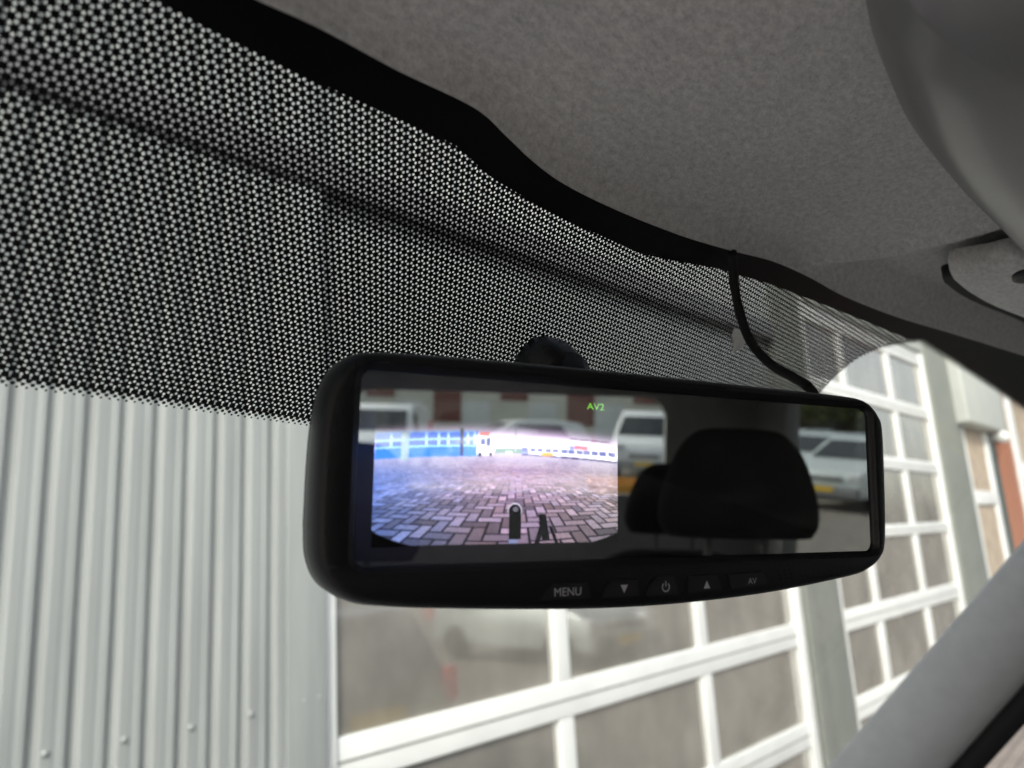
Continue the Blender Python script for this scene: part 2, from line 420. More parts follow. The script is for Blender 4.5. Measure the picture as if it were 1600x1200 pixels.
for x in (XL+0.10, XR-0.10):
    for y in (0.75, -2.3):
        me = wheel_mesh(0.34, 0.22); me.transform(Matrix.Translation((x, y, 0.34)))
        wlink('wheel', me, van, M_rubber)

# ---- A-pillar trims
def pillar(side):
    # outer line on the glass from the photograph for the right one; mirrored in the cab for the left one
    pts = [ws(*q) for q in ((1300, 1195), (1400, 1080), (1500, 970), (1600, 845))]
    A = np.array(pts); t = A[:, 2]; cx = np.polyfit(t, A[:, 0], 1); cy = np.polyfit(t, A[:, 1], 1)
    sec = [(0.050, 0.004), (0.0, 0.004), (-0.012, -0.012), (-0.020, -0.05), (-0.017, -0.10), (-0.002, -0.135), (0.020, -0.150), (0.060, -0.155)]
    fine = [np.array(s) for s in spline(sec, 5)]
    rings = []
    for z in np.linspace(-0.80, 0.17, 26):
        x, y = np.polyval(cx, z), np.polyval(cy, z); wd = 1.0 + 0.35*max(0, -z-0.15)
        rings.append([(x+s[0], y+s[1]*wd, z+ZC) for s in fine])
    if side < 0:
        mid = (XL+XR)/2
        rings = [[(2*mid-p[0]-0.0, p[1]+0.02, p[2]) for p in r] for r in rings]
    n = len(fine); V = [v for r in rings for v in r]
    Fc = [(k*n+i, k*n+i+1, (k+1)*n+i+1, (k+1)*n+i) for k in range(len(rings)-1) for i in range(n-1)]
    o = wlink('pillar_trim', mesh('pillar_trim', V, Fc, True), van, M_pillar)
    # black weather strip behind it
    S = [(r[-1][0]-0.012*side, r[-1][1]-0.012, r[-1][2]) for r in rings]
    wlink('door_seal', tube_mesh('door_seal', S, 0.022, 12), van, M_rubber)
    return o
pillar(1); pillar(-1)

# ---- overhead console (dark smooth plastic bulge)
def console():
    out_px = [(1402, -30), (1384, 20), (1377, 60), (1388, 115), (1421, 190), (1478, 266), (1540, 329), (1605, 392)]
    zt = 0.160
    P = []
    for q in out_px:
        d = ray(*q); P.append((d*(zt/d[2]))[:2])
    P = P + [np.array((0.72, 0.030)), np.array((0.80, -0.06)), np.array((0.74, -0.20)), np.array((0.50, -0.24)), np.array((0.30, -0.20)), np.array((0.235, -0.08))]
    c = np.array((0.47, -0.06)); P = [p for p in spline(P + [P[0]], 6)][:-1]
    rings = []
    for sc, z in ((1.02, 0.215), (1.015, 0.172), (1.0, 0.160), (0.965, 0.1505), (0.90, 0.1435), (0.80, 0.1385), (0.62, 0.136), (0.35, 0.135), (0.10, 0.135)):
        rings.append([(c[0]+(p[0]-c[0])*sc, c[1]+(p[1]-c[1])*sc, z+ZC) for p in P])
    wlink('overhead_console', loft('overhead_console', rings), van, M_console)
console()

# ---- sun visor pad and a dark piece for the shade at its front edge
def visor():
    px = [(1486, 428), (1484, 418), (1500, 412), (1545, 405), (1605, 396)]
    low = [(1610, 494), (1550, 469), (1512, 449)]
    z = 0.158
    P = [(ray(*q)*(z/ray(*q)[2]))[:2] for q in px] + [np.array((0.62, 0.015)), np.array((0.80, -0.06)), np.array((1.10, -0.08)), np.array((1.12, -0.02)), np.array((0.92, 0.045))]
    P += [(ray(*q)*(z/ray(*q)[2]))[:2] for q in low]
    c = np.mean(P, 0); P = spline(P + [P[0]], 5)[:-1]
    rings = []
    for sc, zz in ((0.90, 0.171), (0.985, 0.169), (1.0, 0.163), (1.0, 0.158), (0.985, 0.1545), (0.94, 0.1525), (0.6, 0.151), (0.2, 0.151)):
        rings.append([(c[0]+(p[0]-c[0])*sc, c[1]+(p[1]-c[1])*sc, zz+ZC) for p in P])
    wlink('sun_visor', loft('sun_visor', rings), van, M_fabric)
    shade_rings = []  # dark sheet put in as the shadow gap below the pad
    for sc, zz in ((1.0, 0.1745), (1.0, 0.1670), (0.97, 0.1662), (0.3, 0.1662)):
        shade_rings.append([(c[0]+0.050+(p[0]-c[0])*sc*1.01, c[1]+0.013+(p[1]-c[1])*sc, zz+ZC) for p in P])
    wlink('visor_shadow', loft('visor_shadow', shade_rings), van, M_rubber)
    d = ray(1606, 428); q = d*(0.1525/d[2])
    me = loft('visor_clip', [[(q[0]+r*1.3*math.cos(a), q[1]+0.8*r*math.sin(a), ZC+zz) for a in np.linspace(0, 2*math.pi, 20, endpoint=False)] for r, zz in ((0.011, 0.1535), (0.011, 0.1500), (0.008, 0.1492))])
    wlink('visor_clip', me, van, M_blackm)
visor()

# ================================================================== REAR-VIEW MIRROR MONITOR
CTR = np.array((0.27604871, 0.16170004, 0.02670798))
AX = np.array((0.91775834, -0.39589822, -0.0313725)); BX = np.array((-0.01183209, -0.10621873, 0.99427239)); NX = np.array((-0.39696302, -0.91213057, -0.10216743))
mirror = empty('mirror_monitor', W(CTR), 'black rear-view mirror with built-in camera screen fixed to windscreen', 'mirror')
mirror.rotation_euler = Matrix(((AX[0], BX[0], NX[0]), (AX[1], BX[1], NX[1]), (AX[2], BX[2], NX[2]))).to_euler()
# local axes from here on: x along the mirror, y up, z towards the cabin (metres)
def mp(px, py, h=0.0):
    d = ray(px, py); t = ((CTR+NX*h) @ NX)/(d @ NX); P = d*t-CTR
    return np.array((P @ AX, P @ BX))
OUT = [(-.1350, -.020), (-.1350, -.002), (-.1345, .012), (-.1332, .0225), (-.1305, .0305), (-.1255, .0358), (-.1175, .0380), (-.092, .0388), (-.0275, .0389), (.0586, .0378), (.112, .0369), (.1225, .0350), (.1285, .0302), (.1310, .022), (.1305, -.010), (.1292, -.0285), (.1262, -.0355), (.1185, -.0402), (.105, -.0434), (.0553, -.0486), (.0051, -.0508), (-.0388, -.0503), (-.0898, -.0474), (-.1140, -.0450), (-.1240, -.0425), (-.1305, -.0375), (-.1340, -.0300)]
OUT = [np.array(p) for p in spline(OUT + [OUT[0]], 8)][:-1]
ANG = [math.atan2(p[1]*1.0, p[0]) for p in OUT]
def rrect(hw, hh, r, n=8, c=(0, 0)):
    o = []
    for sx, sy, a0 in ((1, 1, 0), (-1, 1, 90), (-1, -1, 180), (1, -1, 270)):
        for k in range(n+1):
            t = math.radians(a0+90*k/n); o.append(np.array((c[0]+sx*(hw-r)+r*math.cos(t), c[1]+sy*(hh-r)+r*math.sin(t))))
    return o
def polar(poly, ang):                        # where a ray from the centre leaves a star-shaped polygon
    c, s = math.cos(ang), math.sin(ang); best = None
    for i in range(len(poly)):
        p, q = poly[i], poly[(i+1) % len(poly)]; e = q-p
        den = c*e[1]-s*e[0]
        if abs(den) < 1e-12: continue
        t = (p[0]*e[1]-p[1]*e[0])/den; w = (p[0]*s-p[1]*c)/den if False else None
        # parameter along the edge
        if abs(e[0]) > abs(e[1]): k = (t*c-p[0])/e[0]
        else: k = (t*s-p[1])/e[1]
        if t > 0 and -1e-6 <= k <= 1+1e-6: best = t if best is None else max(best, t)
    return np.array((c*best, s*best))
def grow(poly, d):                           # offset outwards by d
    n = len(poly); o = []
    for i in range(n):
        t = poly[(i+1) % n]-poly[i-1]; t = t/np.linalg.norm(t); o.append(poly[i]+np.array((t[1], -t[0]))*d*SGN)
    return o
area = sum(OUT[i][0]*OUT[(i+1) % len(OUT)][1]-OUT[(i+1) % len(OUT)][0]*OUT[i][1] for i in range(len(OUT)))
SGN = 1                                     # the sampled outline runs anticlockwise
GL = rrect(0.1225, 0.0331, 0.004)
# corner points of the glass added to the sampling angles so that its outline stays crisp
ANGS = sorted(set([round(a, 5) for a in ANG] + [round(math.atan2(p[1], p[0]), 5) for p in GL]))
OUTP = [polar(OUT, a) for a in ANGS]
def outring(d, z):                           # the shell tapers towards its back at the chin
    o = []
    for p in grow(OUTP, d+0.0026):
        y = p[1] + max(0.0, -z)*0.40*min(1.0, max(0.0, (-p[1]-0.01)/0.035))*max(0.0, 1-(abs(p[0])/0.133)**4)
        o.append((p[0], y, z))
    return o
def inring(d, z):
    g = rrect(0.1225+d, 0.0331+d, 0.004+max(d, 0)); return [(*polar(g, a), z) for a in ANGS]
def shrink(s, z): return [(p[0]*s, p[1]*s, z) for p in OUTP]
hr = [shrink(0.55, -0.034), shrink(0.80, -0.0325), shrink(0.93, -0.027), outring(-0.0040, -0.0185), outring(-0.0012, -0.0145), outring(0.0000, -0.0125),
      outring(-0.0010, -0.0121), outring(-0.0010, -0.0114), outring(0.0000, -0.0110), outring(-0.0001, -0.006), outring(-0.0006, -0.0022),
      outring(-0.0018, 0.0010), outring(-0.0030, 0.0023), outring(-0.0046, 0.0027)]
hr += [inring(0.0030, 0.0027), inring(0.0024, 0.0024), inring(0.0014, 0.0012), inring(0.0003, 0.0008), inring(0.0003, -0.0005), inring(0.0003, -0.0060)]
link('housing', loft('housing', hr, True, True), mirror, M_black)

def mirror_glass():
    m = bpy.data.materials.new('half mirror glass'); m.use_nodes = True; nt = m.node_tree; nt.nodes.remove(nt.nodes['Principled BSDF'])
    t = nt.nodes.new('ShaderNodeBsdfTransparent'); t.inputs[0].default_value = (0.8, 0.8, 0.8, 1)
    g = nt.nodes.new('ShaderNodeBsdfGlossy'); g.inputs['Roughness'].default_value = 0.0; g.inputs[0].default_value = (0.95, 0.96, 0.93, 1)
    # smears left by wiping: a very slight haze
    d = nt.nodes.new('ShaderNodeBsdfDiffuse'); d.inputs[0].default_value = (0.5, 0.5, 0.5, 1)
    tc = nt.nodes.new('ShaderNodeTexCoord'); n = nt.nodes.new('ShaderNodeTexNoise'); n.inputs['Scale'].default_value = 28; n.inputs['Detail'].default_value = 6
    mpn = nt.nodes.new('ShaderNodeMapping'); mpn.inputs['Scale'].default_value = (1, 3.5, 1); mpn.inputs['Rotation'].default_value = (0, 0, 0.5)
    nt.links.new(tc.outputs['Object'], mpn.inputs[0]); nt.links.new(mpn.outputs[0], n.inputs['Vector'])
    r = nt.nodes.new('ShaderNodeMapRange'); r.inputs[1].default_value = 0.5; r.inputs[2].default_value = 0.8; r.inputs[3].default_value = 0.006; r.inputs[4].default_value = 0.05
    nt.links.new(n.outputs['Fac'], r.inputs[0])
    mx = nt.nodes.new('ShaderNodeMixShader'); mx.inputs[0].default_value = 0.54
    nt.links.new(t.outputs[0], mx.inputs[1]); nt.links.new(g.outputs[0], mx.inputs[2])
    m2 = nt.nodes.new('ShaderNodeMixShader'); nt.links.new(r.outputs[0], m2.inputs[0]); nt.links.new(mx.outputs[0], m2.inputs[1]); nt.links.new(d.outputs[0], m2.inputs[2])
    nt.links.new(m2.outputs[0], nt.nodes['Material Output'].inputs[0])
    g2 = rrect(0.1226, 0.0332, 0.004); me = mesh('mirror_glass', [(p[0], p[1], 0.0) for p in g2], [tuple(range(len(g2)))])
    return link('mirror_glass', me, mirror, m)
mirror_glass()

# ---- the camera picture on the screen: a wide-angle view of the herringbone yard
def screen():
    x0, x1, y1, y0 = -0.1165, -0.0173, 0.0278, -0.0272     # screen rectangle on the mirror plane
    NXs, NYs = 470, 262
    u = np.linspace(0, 1, NXs); v = np.linspace(0, 1, NYs); Ug, Vg = np.meshgrid(u, v)      # v from the top
    asp = (x1-x0)/(y1-y0)
    xn = (Ug-0.55)*asp; yn = Vg-0.378
    r2 = xn**2 + (yn)**2
    horizon = 0.0 + 0.042*xn**2*(1-0.1*xn)
    yy = (yn-horizon); g = np.maximum(yy, 1e-4); k = 1+0.42*r2
    X = xn*k/(g*k*1.0); Yd = 1.0/(g*k**0.6)
    bw = 0.20
    bx = X/bw + 100.13; by = Yd/(bw*0.78) + 100.2
    i = np.floor(bx).astype(int); j = np.floor(by).astype(int); fx = bx-i; fy = by-j; q = (i-j) % 4
    lx = np.where(q == 0, fx, np.where(q == 1, fx+1, fx)); wx = np.where(q < 2, 2.0, 1.0)
    ly = np.where(q == 3, fy, np.where(q == 2, fy+1, fy)); wy = np.where(q < 2, 1.0, 2.0)
    bi = np.where(q == 1, i-1, i); bj = np.where(q == 2, j-1, j)
    px_x = np.maximum(np.abs(np.gradient(bx, axis=1)), 1e-3); px_y = np.maximum(np.abs(np.gradient(by, axis=0)), 1e-3)
    ex_ = np.minimum(lx, wx-lx); ey_ = np.minimum(ly, wy-ly)
    jw = 0.075
    jx = np.clip(0.5+(jw-ex_)/np.maximum(px_x*1.4, 0.05), 0, 1); jy = np.clip(0.5+(jw-ey_)/np.maximum(px_y*1.4, 0.05), 0, 1)
    joint = np.maximum(jx, jy); blurf = np.clip((px_y-0.12)/0.5, 0, 1); joint = joint*(1-blurf)+0.25*blurf
    h = ((bi*73856093) ^ (bj*19349663)) % 1000/1000.0
    tone = 0.82+0.5*(h-0.5)*(1-0.6*blurf)
    hue = ((bi*83492791) ^ (bj*2971215)) % 997/997.0
    brick = np.stack([0.56*tone+0.05*hue, 0.53*tone+0.02*hue, 0.57*tone-0.01*hue], -1)
    spk = rng.rand(NYs, NXs); spk = (spk+np.roll(spk, 1, 0)+np.roll(spk, 1, 1)+np.roll(spk, (1, 1), (0, 1)))/4
    brick = brick*(0.82+0.36*spk)[..., None]
    lum = 0.78+0.55*np.exp(-((yy-0.17)/0.16)**2)
    left = np.clip((0.42-Ug)/0.45, 0, 1); mid = np.clip(1-np.abs(Ug-0.55)/0.45, 0, 1)
    colr = brick*lum[..., None]
    colr = colr*(1-joint[..., None]*0.93) + joint[..., None]*0.93*np.array((0.05, 0.045, 0.07))
    colr[..., 0] *= 1-0.36*left+0.05*mid; colr[..., 1] *= 1-0.14*left-0.04*mid; colr[..., 2] *= 1+0.30*left+0.12*mid
    img = colr
    # distance haze towards the horizon
    hz = np.clip(1-yy/0.14, 0, 1)[..., None]; img = img*(1-0.75*hz)+0.75*hz*np.array((0.70, 0.68, 0.79))
    # sky: over-exposed pinkish white arch
    skyc = np.array((0.83, 0.74, 0.87))*np.ones_like(img); above = yy < 0
    img = np.where(above[..., None], skyc, img)
    def rect(u0, u1, v0, v1, c, soft=0.0):
        m_ = (Ug > u0) & (Ug < u1) & (Vg > v0) & (Vg < v1); img[m_] = c
    def hrel(a, b, lo, hi, c):               # lo/hi measured from the horizon line
        m_ = (Ug > a) & (Ug < b) & (yy > lo) & (yy < hi); img[m_] = c
    # blue workshop doors on the left
    hrel(0.0, 0.39, -0.135, 0.035, (0.20, 0.38, 0.86)); hrel(0.0, 0.39, -0.10, -0.045, (0.30, 0.36, 0.62))
    for a in (0.055, 0.185, 0.232, 0.268, 0.345, 0.372): hrel(a, a+0.008, -0.13, -0.03, (0.62, 0.78, 0.98))
    for z in (-0.135, -0.085, -0.04): hrel(0.0, 0.38, z, z+0.012, (0.52, 0.70, 0.98))
    hrel(0.0, 0.39, -0.02, 0.035, (0.20, 0.42, 0.88))
    hrel(0.095, 0.125, -0.13, 0.05, (0.50, 0.58, 0.62)); hrel(0.318, 0.332, -0.15, 0.03, (0.16, 0.16, 0.24)); hrel(0.395, 0.402, -0.15, 0.0, (0.75, 0.74, 0.92))
    # white van
    hrel(0.385, 0.452, -0.105, 0.028, (0.93, 0.91, 0.97)); hrel(0.400, 0.418, -0.085, -0.040, (0.20, 0.22, 0.42)); hrel(0.424, 0.440, -0.09, -0.035, (0.18, 0.2, 0.36))
    hrel(0.395, 0.435, -0.125, -0.10, (0.85, 0.35, 0.36)); hrel(0.392, 0.405, 0.01, 0.036, (0.12, 0.12, 0.2)); hrel(0.435, 0.447, 0.01, 0.034, (0.14, 0.14, 0.2))
    # bushes and parked cars along the far side
    hrel(0.46, 0.57, -0.022, 0.012, (0.36, 0.46, 0.42)); hrel(0.505, 0.53, 0.0, 0.016, (0.9, 0.95, 0.8)); hrel(0.54, 0.546, -0.26, 0.0, (0.60, 0.55, 0.62))
    cu = 0.57
    while cu < 0.99:
        wcar = 0.026+0.020*(cu-0.5)*2; cc = random.choice([(0.92, 0.92, 0.96), (0.85, 0.86, 0.95), (0.45, 0.48, 0.72), (0.80, 0.80, 0.88), (0.9, 0.9, 0.95)])
        sc = 1+1.3*(cu-0.55)
        hrel(cu, cu+wcar, -0.030*sc, 0.018*sc, cc); hrel(cu+0.1*wcar, cu+0.85*wcar, -0.026*sc, -0.006*sc, (0.30, 0.32, 0.50)); hrel(cu, cu+wcar, 0.014*sc, 0.022*sc, (0.16, 0.14, 0.26))
        cu += wcar*random.uniform(0.85, 1.15)
    hrel(0.655, 0.705, -0.004, 0.020, (0.86, 0.52, 0.20)); hrel(0.80, 0.86, -0.066, -0.040, (0.85, 0.30, 0.36)); hrel(0.78, 0.80, -0.06, -0.04, (0.35, 0.40, 0.85))
    hrel(0.78, 0.96, -0.115, -0.108, (0.30, 0.22, 0.28))
    # towing ball and its safety catch
    def ell(cx, cy, rx, ry, c):
        m_ = ((Ug-cx)/rx)**2 + ((Vg-cy)/ry)**2 < 1; img[m_] = c
    ell(0.545, 0.775, 0.030, 0.052, (0.62, 0.60, 0.66)); ell(0.545, 0.780, 0.026, 0.047, (0.015, 0.015, 0.02)); rect(0.522, 0.570, 0.785, 0.965, (0.015, 0.015, 0.02))
    rect(0.522, 0.555, 0.965, 1.0, (0.35, 0.38, 0.5)); ell(0.547, 0.765, 0.012, 0.018, (0.30, 0.28, 0.33))
    m_ = (np.abs(Ug-0.665-0.10*(Vg-0.85)) < 0.016) & (Vg > 0.80) & (Vg < 0.97); img[m_] = (0.03, 0.03, 0.04)
    m_ = (np.abs(Ug-0.655+0.18*(Vg-0.9)) < 0.010) & (Vg > 0.88); img[m_] = (0.03, 0.03, 0.04)
    m_ = (np.abs(Ug-0.700-0.25*(Vg-0.9)) < 0.007) & (Vg > 0.88); img[m_] = (0.03, 0.03, 0.04)
    # lens circle: nothing is shown outside the wide-angle arch
    top = 0.165 + 0.20*np.abs(Ug-0.55)**2; fade = np.clip((Vg-top)/0.12, 0, 1)**1.3
    lb = 0.90 + 0.10*np.clip(Ug/0.14, 0, 1)**0.7; rb = 0.93+0.07*np.clip((1-Ug)/0.12, 0, 1)**0.7
    fade = fade*np.clip((np.minimum(lb, rb)-Vg)/0.012, 0, 1)
    sm = (img*2+np.roll(img, 1, 0)+np.roll(img, -1, 0)+np.roll(img, 1, 1)+np.roll(img, -1, 1))/6; img = sm
    far = img.copy()
    for _ in range(3): far = (far*2+np.roll(far, 1, 0)+np.roll(far, -1, 0)+np.roll(far, 1, 1)+np.roll(far, -1, 1))/6
    wfar = np.clip((0.07-yy)/0.04, 0, 1)[..., None]; img = img*(1-0.8*wfar)+far*0.8*wfar
    glow = (0.10*np.exp(-((Ug-0.50)/0.25)**2-((Vg-0.33)/0.10)**2))[..., None]; img = img+glow*np.array((0.95, 0.88, 1.0))
    img = img*(1+0.05*(rng.rand(NYs, NXs)-0.5))[..., None]
    img = np.clip(img, 0, 1)*fade[..., None]
    img = np.where(img <= 0.04045, img/12.92, ((img+0.055)/1.055)**2.4)
    V = np.stack([x0+Ug.ravel()*(x1-x0), y1+Vg.ravel()*(y0-y1), np.full(Ug.size, -0.0015)], 1)
    idx = np.arange(NXs*NYs).reshape(NYs, NXs)
    Fc = np.stack([idx[:-1, :-1].ravel(), idx[1:, :-1].ravel(), idx[1:, 1:].ravel(), idx[:-1, 1:].ravel()], 1)
    me = bpy.data.meshes.new('camera_screen'); me.from_pydata(V.tolist(), [], Fc.tolist()); me.update()
    ca = me.color_attributes.new('picture', 'FLOAT_COLOR', 'POINT')
    ca.data.foreach_set('color', np.concatenate([img.reshape(-1, 3), np.ones((Ug.size, 1))], 1).astype(np.float32).ravel())
    m = bpy.data.materials.new('lit screen'); m.use_nodes = True; nt = m.node_tree; nt.nodes.remove(nt.nodes['Principled BSDF'])
    at = nt.nodes.new('ShaderNodeAttribute'); at.attribute_name = 'picture'
    em = nt.nodes.new('ShaderNodeEmission'); em.inputs[1].default_value = 3.3; nt.links.new(at.outputs['Color'], em.inputs[0])
    nt.links.new(em.outputs[0], nt.nodes['Material Output'].inputs[0])
    o = link('camera_screen', me, mirror, m); o['label'] = 'lit screen showing herringbone yard and towing ball from reversing camera'
    return o
scr = screen()

def text_mesh(body, size, extrude=0.0):
    cu = bpy.data.curves.new('t', 'FONT'); cu.body = body; cu.size = size; cu.align_x = 'CENTER'; cu.align_y = 'CENTER'; cu.extrude = extrude; cu.resolution_u = 3
    ob = bpy.data.objects.new('t', cu); COL.objects.link(ob); dg = bpy.context.evaluated_depsgraph_get(); dg.update()
    me = bpy.data.meshes.new_from_object(ob.evaluated_get(dg)); me.materials.clear()
    bpy.data.objects.remove(ob); return me
M_green = mat('green screen text', (0.25, 0.9, 0.05), 0.6, emit=1.0)
me = text_mesh('AV2', 0.0040); o = link('screen_text', me, scr, M_green); o.location = (-0.0276, 0.0258, -0.0012)
o.scale = (1.15, 0.95, 1.0)

# ---- buttons on the lower bezel
def button(poly_px, sym, pos):
    P = [mp(*q, 0.003) for q in poly_px]; c = np.mean(P, 0); n = len(P)
    bm = bmesh.new(); z0, z1 = 0.0020, 0.0040
    b0 = [bm.verts.new((p[0], p[1], z0)) for p in P]; b1 = [bm.verts.new((c[0]+(p[0]-c[0])*0.95, c[1]+(p[1]-c[1])*0.93, z1)) for p in P]
    bm.faces.new(b1); bm.faces.new(b0[::-1])
    for i in range(n): bm.faces.new((b0[i], b0[(i+1) % n], b1[(i+1) % n], b1[i]))
    bmesh.ops.recalc_face_normals(bm, faces=bm.faces)
    bmesh.ops.bevel(bm, geom=bm.edges[:], offset=0.0004, segments=2, affect='EDGES')
    me = bpy.data.meshes.new('button'); bm.to_mesh(me); bm.free()
    b = link('button', me, mirror, M_button)
    s = link('symbol', sym, b, M_print); p = mp(*pos, 0.0035); s.location = (p[0], p[1], 0.00412)
    return b
def tri_mesh(h, up):
    s = 1 if up else -1
    return mesh('symbol', [(-h*0.52, -s*h/2, 0), (h*0.52, -s*h/2, 0), (0, s*h/2, 0)], [(0, 1, 2)])
def power_mesh(r, w):
    V, Fc = [], []; N = 26
    for k in range(N+1):
        a = math.radians(90+38+(360-76)*k/N)
        for rr in (r-w, r): V.append((rr*math.cos(a), rr*math.sin(a), 0))
        if k: b = 2*k; Fc.append((b-2, b-1, b+1, b))
    b = len(V); V += [(-w/2, r*0.1, 0), (w/2, r*0.1, 0), (w/2, r*1.25, 0), (-w/2, r*1.25, 0)]; Fc.append((b, b+1, b+2, b+3))
    return mesh('symbol', V, Fc)
button([(842, 939), (848, 926), (860, 912), (918, 908), (925, 935)], text_mesh('MENU', 0.0043), (886, 925))
button([(938, 935), (943, 920), (952, 906), (996, 903), (1000, 932)], tri_mesh(0.0031, False), (974, 920))
button([(1009, 933), (1013, 912), (1024, 901), (1034, 899), (1052, 898), (1060, 929)], power_mesh(0.0019, 0.00045), (1039, 917))
button([(1074, 928), (1075, 899), (1118, 896), (1129, 921)], tri_mesh(0.0031, True), (1103, 913))
button([(1143, 921), (1137, 897), (1191, 892), (1200, 913)], text_mesh('AV', 0.0036), (1174, 908))

# speaker-like group of tiny holes at the right end of the bezel
for k in range(9):
    p = mp(1216+(k % 3)*9+(k//3)*2, 893+(k//3)*6-(k % 3)*1.2, 0.003)
    me = mesh('vent_hole', [(p[0]+0.0007*math.cos(a), p[1]+0.0007*math.sin(a), 0.00285) for a in np.linspace(0, 2*math.pi, 10, endpoint=False)], [tuple(range(10))])
    link('vent_hole', me, mirror, M_rubber)

# ---- mount: wedge foot bonded to the glass, arm to the back of the housing
def mount():
    qs = [(798, 590), (806, 556), (830, 528), (850, 524), (878, 530), (893, 541), (897, 570), (890, 592)]
    top = [ws(*q, 0.0015) for q in qs]; c = np.mean(top, 0)
    nrm = np.array((0.0, -1.0, -WC))/SQ                       # into the cab
    rings = []
    for s, h in ((1.0, 0.0), (0.99, 0.008), (0.90, 0.016), (0.70, 0.020), (0.3, 0.0215)):
        rings.append([W(c+(t-c)*s+nrm*h) for t in top])
    wlink('mount_foot', loft('mount_foot', rings), mirror, M_black)
    a0 = c+nrm*0.015; a1 = CTR - NX*0.030 + AX*(-0.01)
    wlink('mount_arm', tube_mesh('mount_arm', [W(a0*(1-t)+a1*t) for t in np.linspace(0, 1, 8)], [0.012, 0.011, 0.010, 0.009, 0.009, 0.010, 0.012, 0.013]), mirror, M_blackm)
mount()

# ---- cable from the headliner to the back of the mirror
def cable():
    px = [(1144, 394), (1145, 412), (1147, 440), (1155, 485), (1172, 532), (1203, 568), (1240, 590), (1266, 608), (1282, 640)]
    n0 = ray(*px[0]); pts = []
    for i, q in enumerate(px):
        f_ = i/(len(px)-1); g = ws(*q, 0.012); h = ray(*q)*(((CTR-NX*0.016) @ NX)/(ray(*q) @ NX))
        w = min(1, max(0, (f_-0.05)/0.9)); w = w*w*(3-2*w); pts.append(W(g*(1-w)+h*w))
    wlink('cable', tube_mesh('cable', spline(pts, 8), 0.0026, 12), mirror, M_rubber)
cable()

# ---- torn bit of pale tape on the glass beside the cable
def tape():
    px = [(1147, 512), (1158, 516), (1167, 530), (1163, 541), (1152, 549), (1144, 553), (1146, 538), (1143, 524)]
    P = [ws(*q, 0.0008) for q in px]; Q = [ws(*q, 0.0004) for q in px]
    me = loft('tape_scrap', [[W(p) for p in Q], [W(p) for p in P]], True, True, False)
    o = wlink('tape_scrap', me, None, mat('pale tape', (0.8, 0.8, 0.77), 0.7, var=0.15, vscale=200)); tag(o, 'torn scrap of pale tape stuck on dotted windscreen beside cable', 'tape')
tape()

# ================================================================== SEATS (seen in the mirror)
def seat(x, y, label, hz=1.87):
    root = empty('seat', (x, y, 0.50), label, 'seat')
    hw, hh = 0.138, 0.092
    prof = [(-0.128, -0.088), (-0.137, -0.062), (-0.130, -0.015), (-0.108, 0.045), (-0.080, 0.080), (-0.045, 0.092), (0.045, 0.092), (0.080, 0.080), (0.108, 0.045), (0.130, -0.015), (0.137, -0.062), (0.128, -0.088), (0.10, -0.097), (-0.10, -0.097)]
    prof = [p for p in spline(prof+[prof[0]], 4)][:-1]; rings = []
    for s, d in ((0.4, -0.052), (0.80, -0.050), (0.95, -0.038), (1.0, -0.015), (1.0, 0.015), (0.95, 0.038), (0.80, 0.050), (0.4, 0.052)):
        rings.append([(p[0]*s, d, p[1]*s+hz-0.5) for p in prof])
    link('headrest', loft('headrest', rings), root, M_seat)
    for sx in (-0.05, 0.05):
        link('headrest_post', tube_mesh('headrest_post', [(sx, 0, hz-0.5-0.22), (sx, 0, hz-0.5-0.06)], 0.007, 10), root, M_chrome)
    bp = [(-0.24, 0.35), (-0.25, 0.75), (-0.20, hz-0.68), (-0.12, hz-0.645), (0.12, hz-0.645), (0.20, hz-0.68), (0.25, 0.75), (0.24, 0.35)]
    link('backrest', prism_mesh('backrest', bp, 'y', -0.06, 0.06, 0.035), root, M_seat)
    link('seat_cushion', box_mesh('seat_cushion', -0.25, 0.25, -0.05, 0.46, 0.26, 0.42, None, 0.04), root, M_seat)
    link('seat_base', box_mesh('seat_base', -0.20, 0.20, 0.0, 0.40, 0.0, 0.28, None, 0.01), root, M_dark)
seat(0.652, -0.87, 'black passenger seat with wide headrest beside the driver seat', 1.88)
seat(0.735, -1.64, 'black rear seat behind the passenger seat', 1.76)
seat(-0.03, -0.80, 'black driver seat at the left window', 1.84)

# ================================================================== WORKSHOP FACADE
FA = math.radians(92.75)
fa = np.array((math.sin(FA), math.cos(FA), 0.0)); fn = np.array((-fa[1], fa[0], 0.0)); FD = 2.4
def FM():                                    # matrix: local (s, n, z) -> world, z above the ground
    o = fn*FD
    return Matrix(((fa[0], fn[0], 0, o[0]), (fa[1], fn[1], 0, o[1]), (0, 0, 1, 0), (0, 0, 0, 1)))
FMAT = FM()
M_clad = mat('grey green profiled steel', (0.305, 0.322, 0.315), 0.42, 0.5, var=0.10, vscale=7.0, stretch=(3, 3, 0.22))
M_white = mat('white door paint', (0.80, 0.81, 0.79), 0.4, 0.45, var=0.05, vscale=5)
M_col = mat('grey column paint', (0.22, 0.232, 0.205), 0.6, 0.4, var=0.08, vscale=4)
M_lint = mat('pale grey panel', (0.50, 0.52, 0.48), 0.5, 0.4, var=0.05, vscale=3)
M_gutter = mat('dark gutter', (0.21, 0.21, 0.215), 0.5, 0.4)
M_screw = mat('screw head', (0.36, 0.38, 0.375), 0.4, 0.5, metal=0.3)
M_brick = mat('red brick', (0.46, 0.20, 0.12), 0.85, 0.2, var=0.25, vscale=30)
M_mortar = mat('mortar', (0.34, 0.29, 0.24), 0.9, 0.1)
M_teal = mat('dark teal panel', (0.06, 0.085, 0.08), 0.5)
M_beige = mat('cream cladding', (0.62, 0.56, 0.44), 0.6, var=0.05)
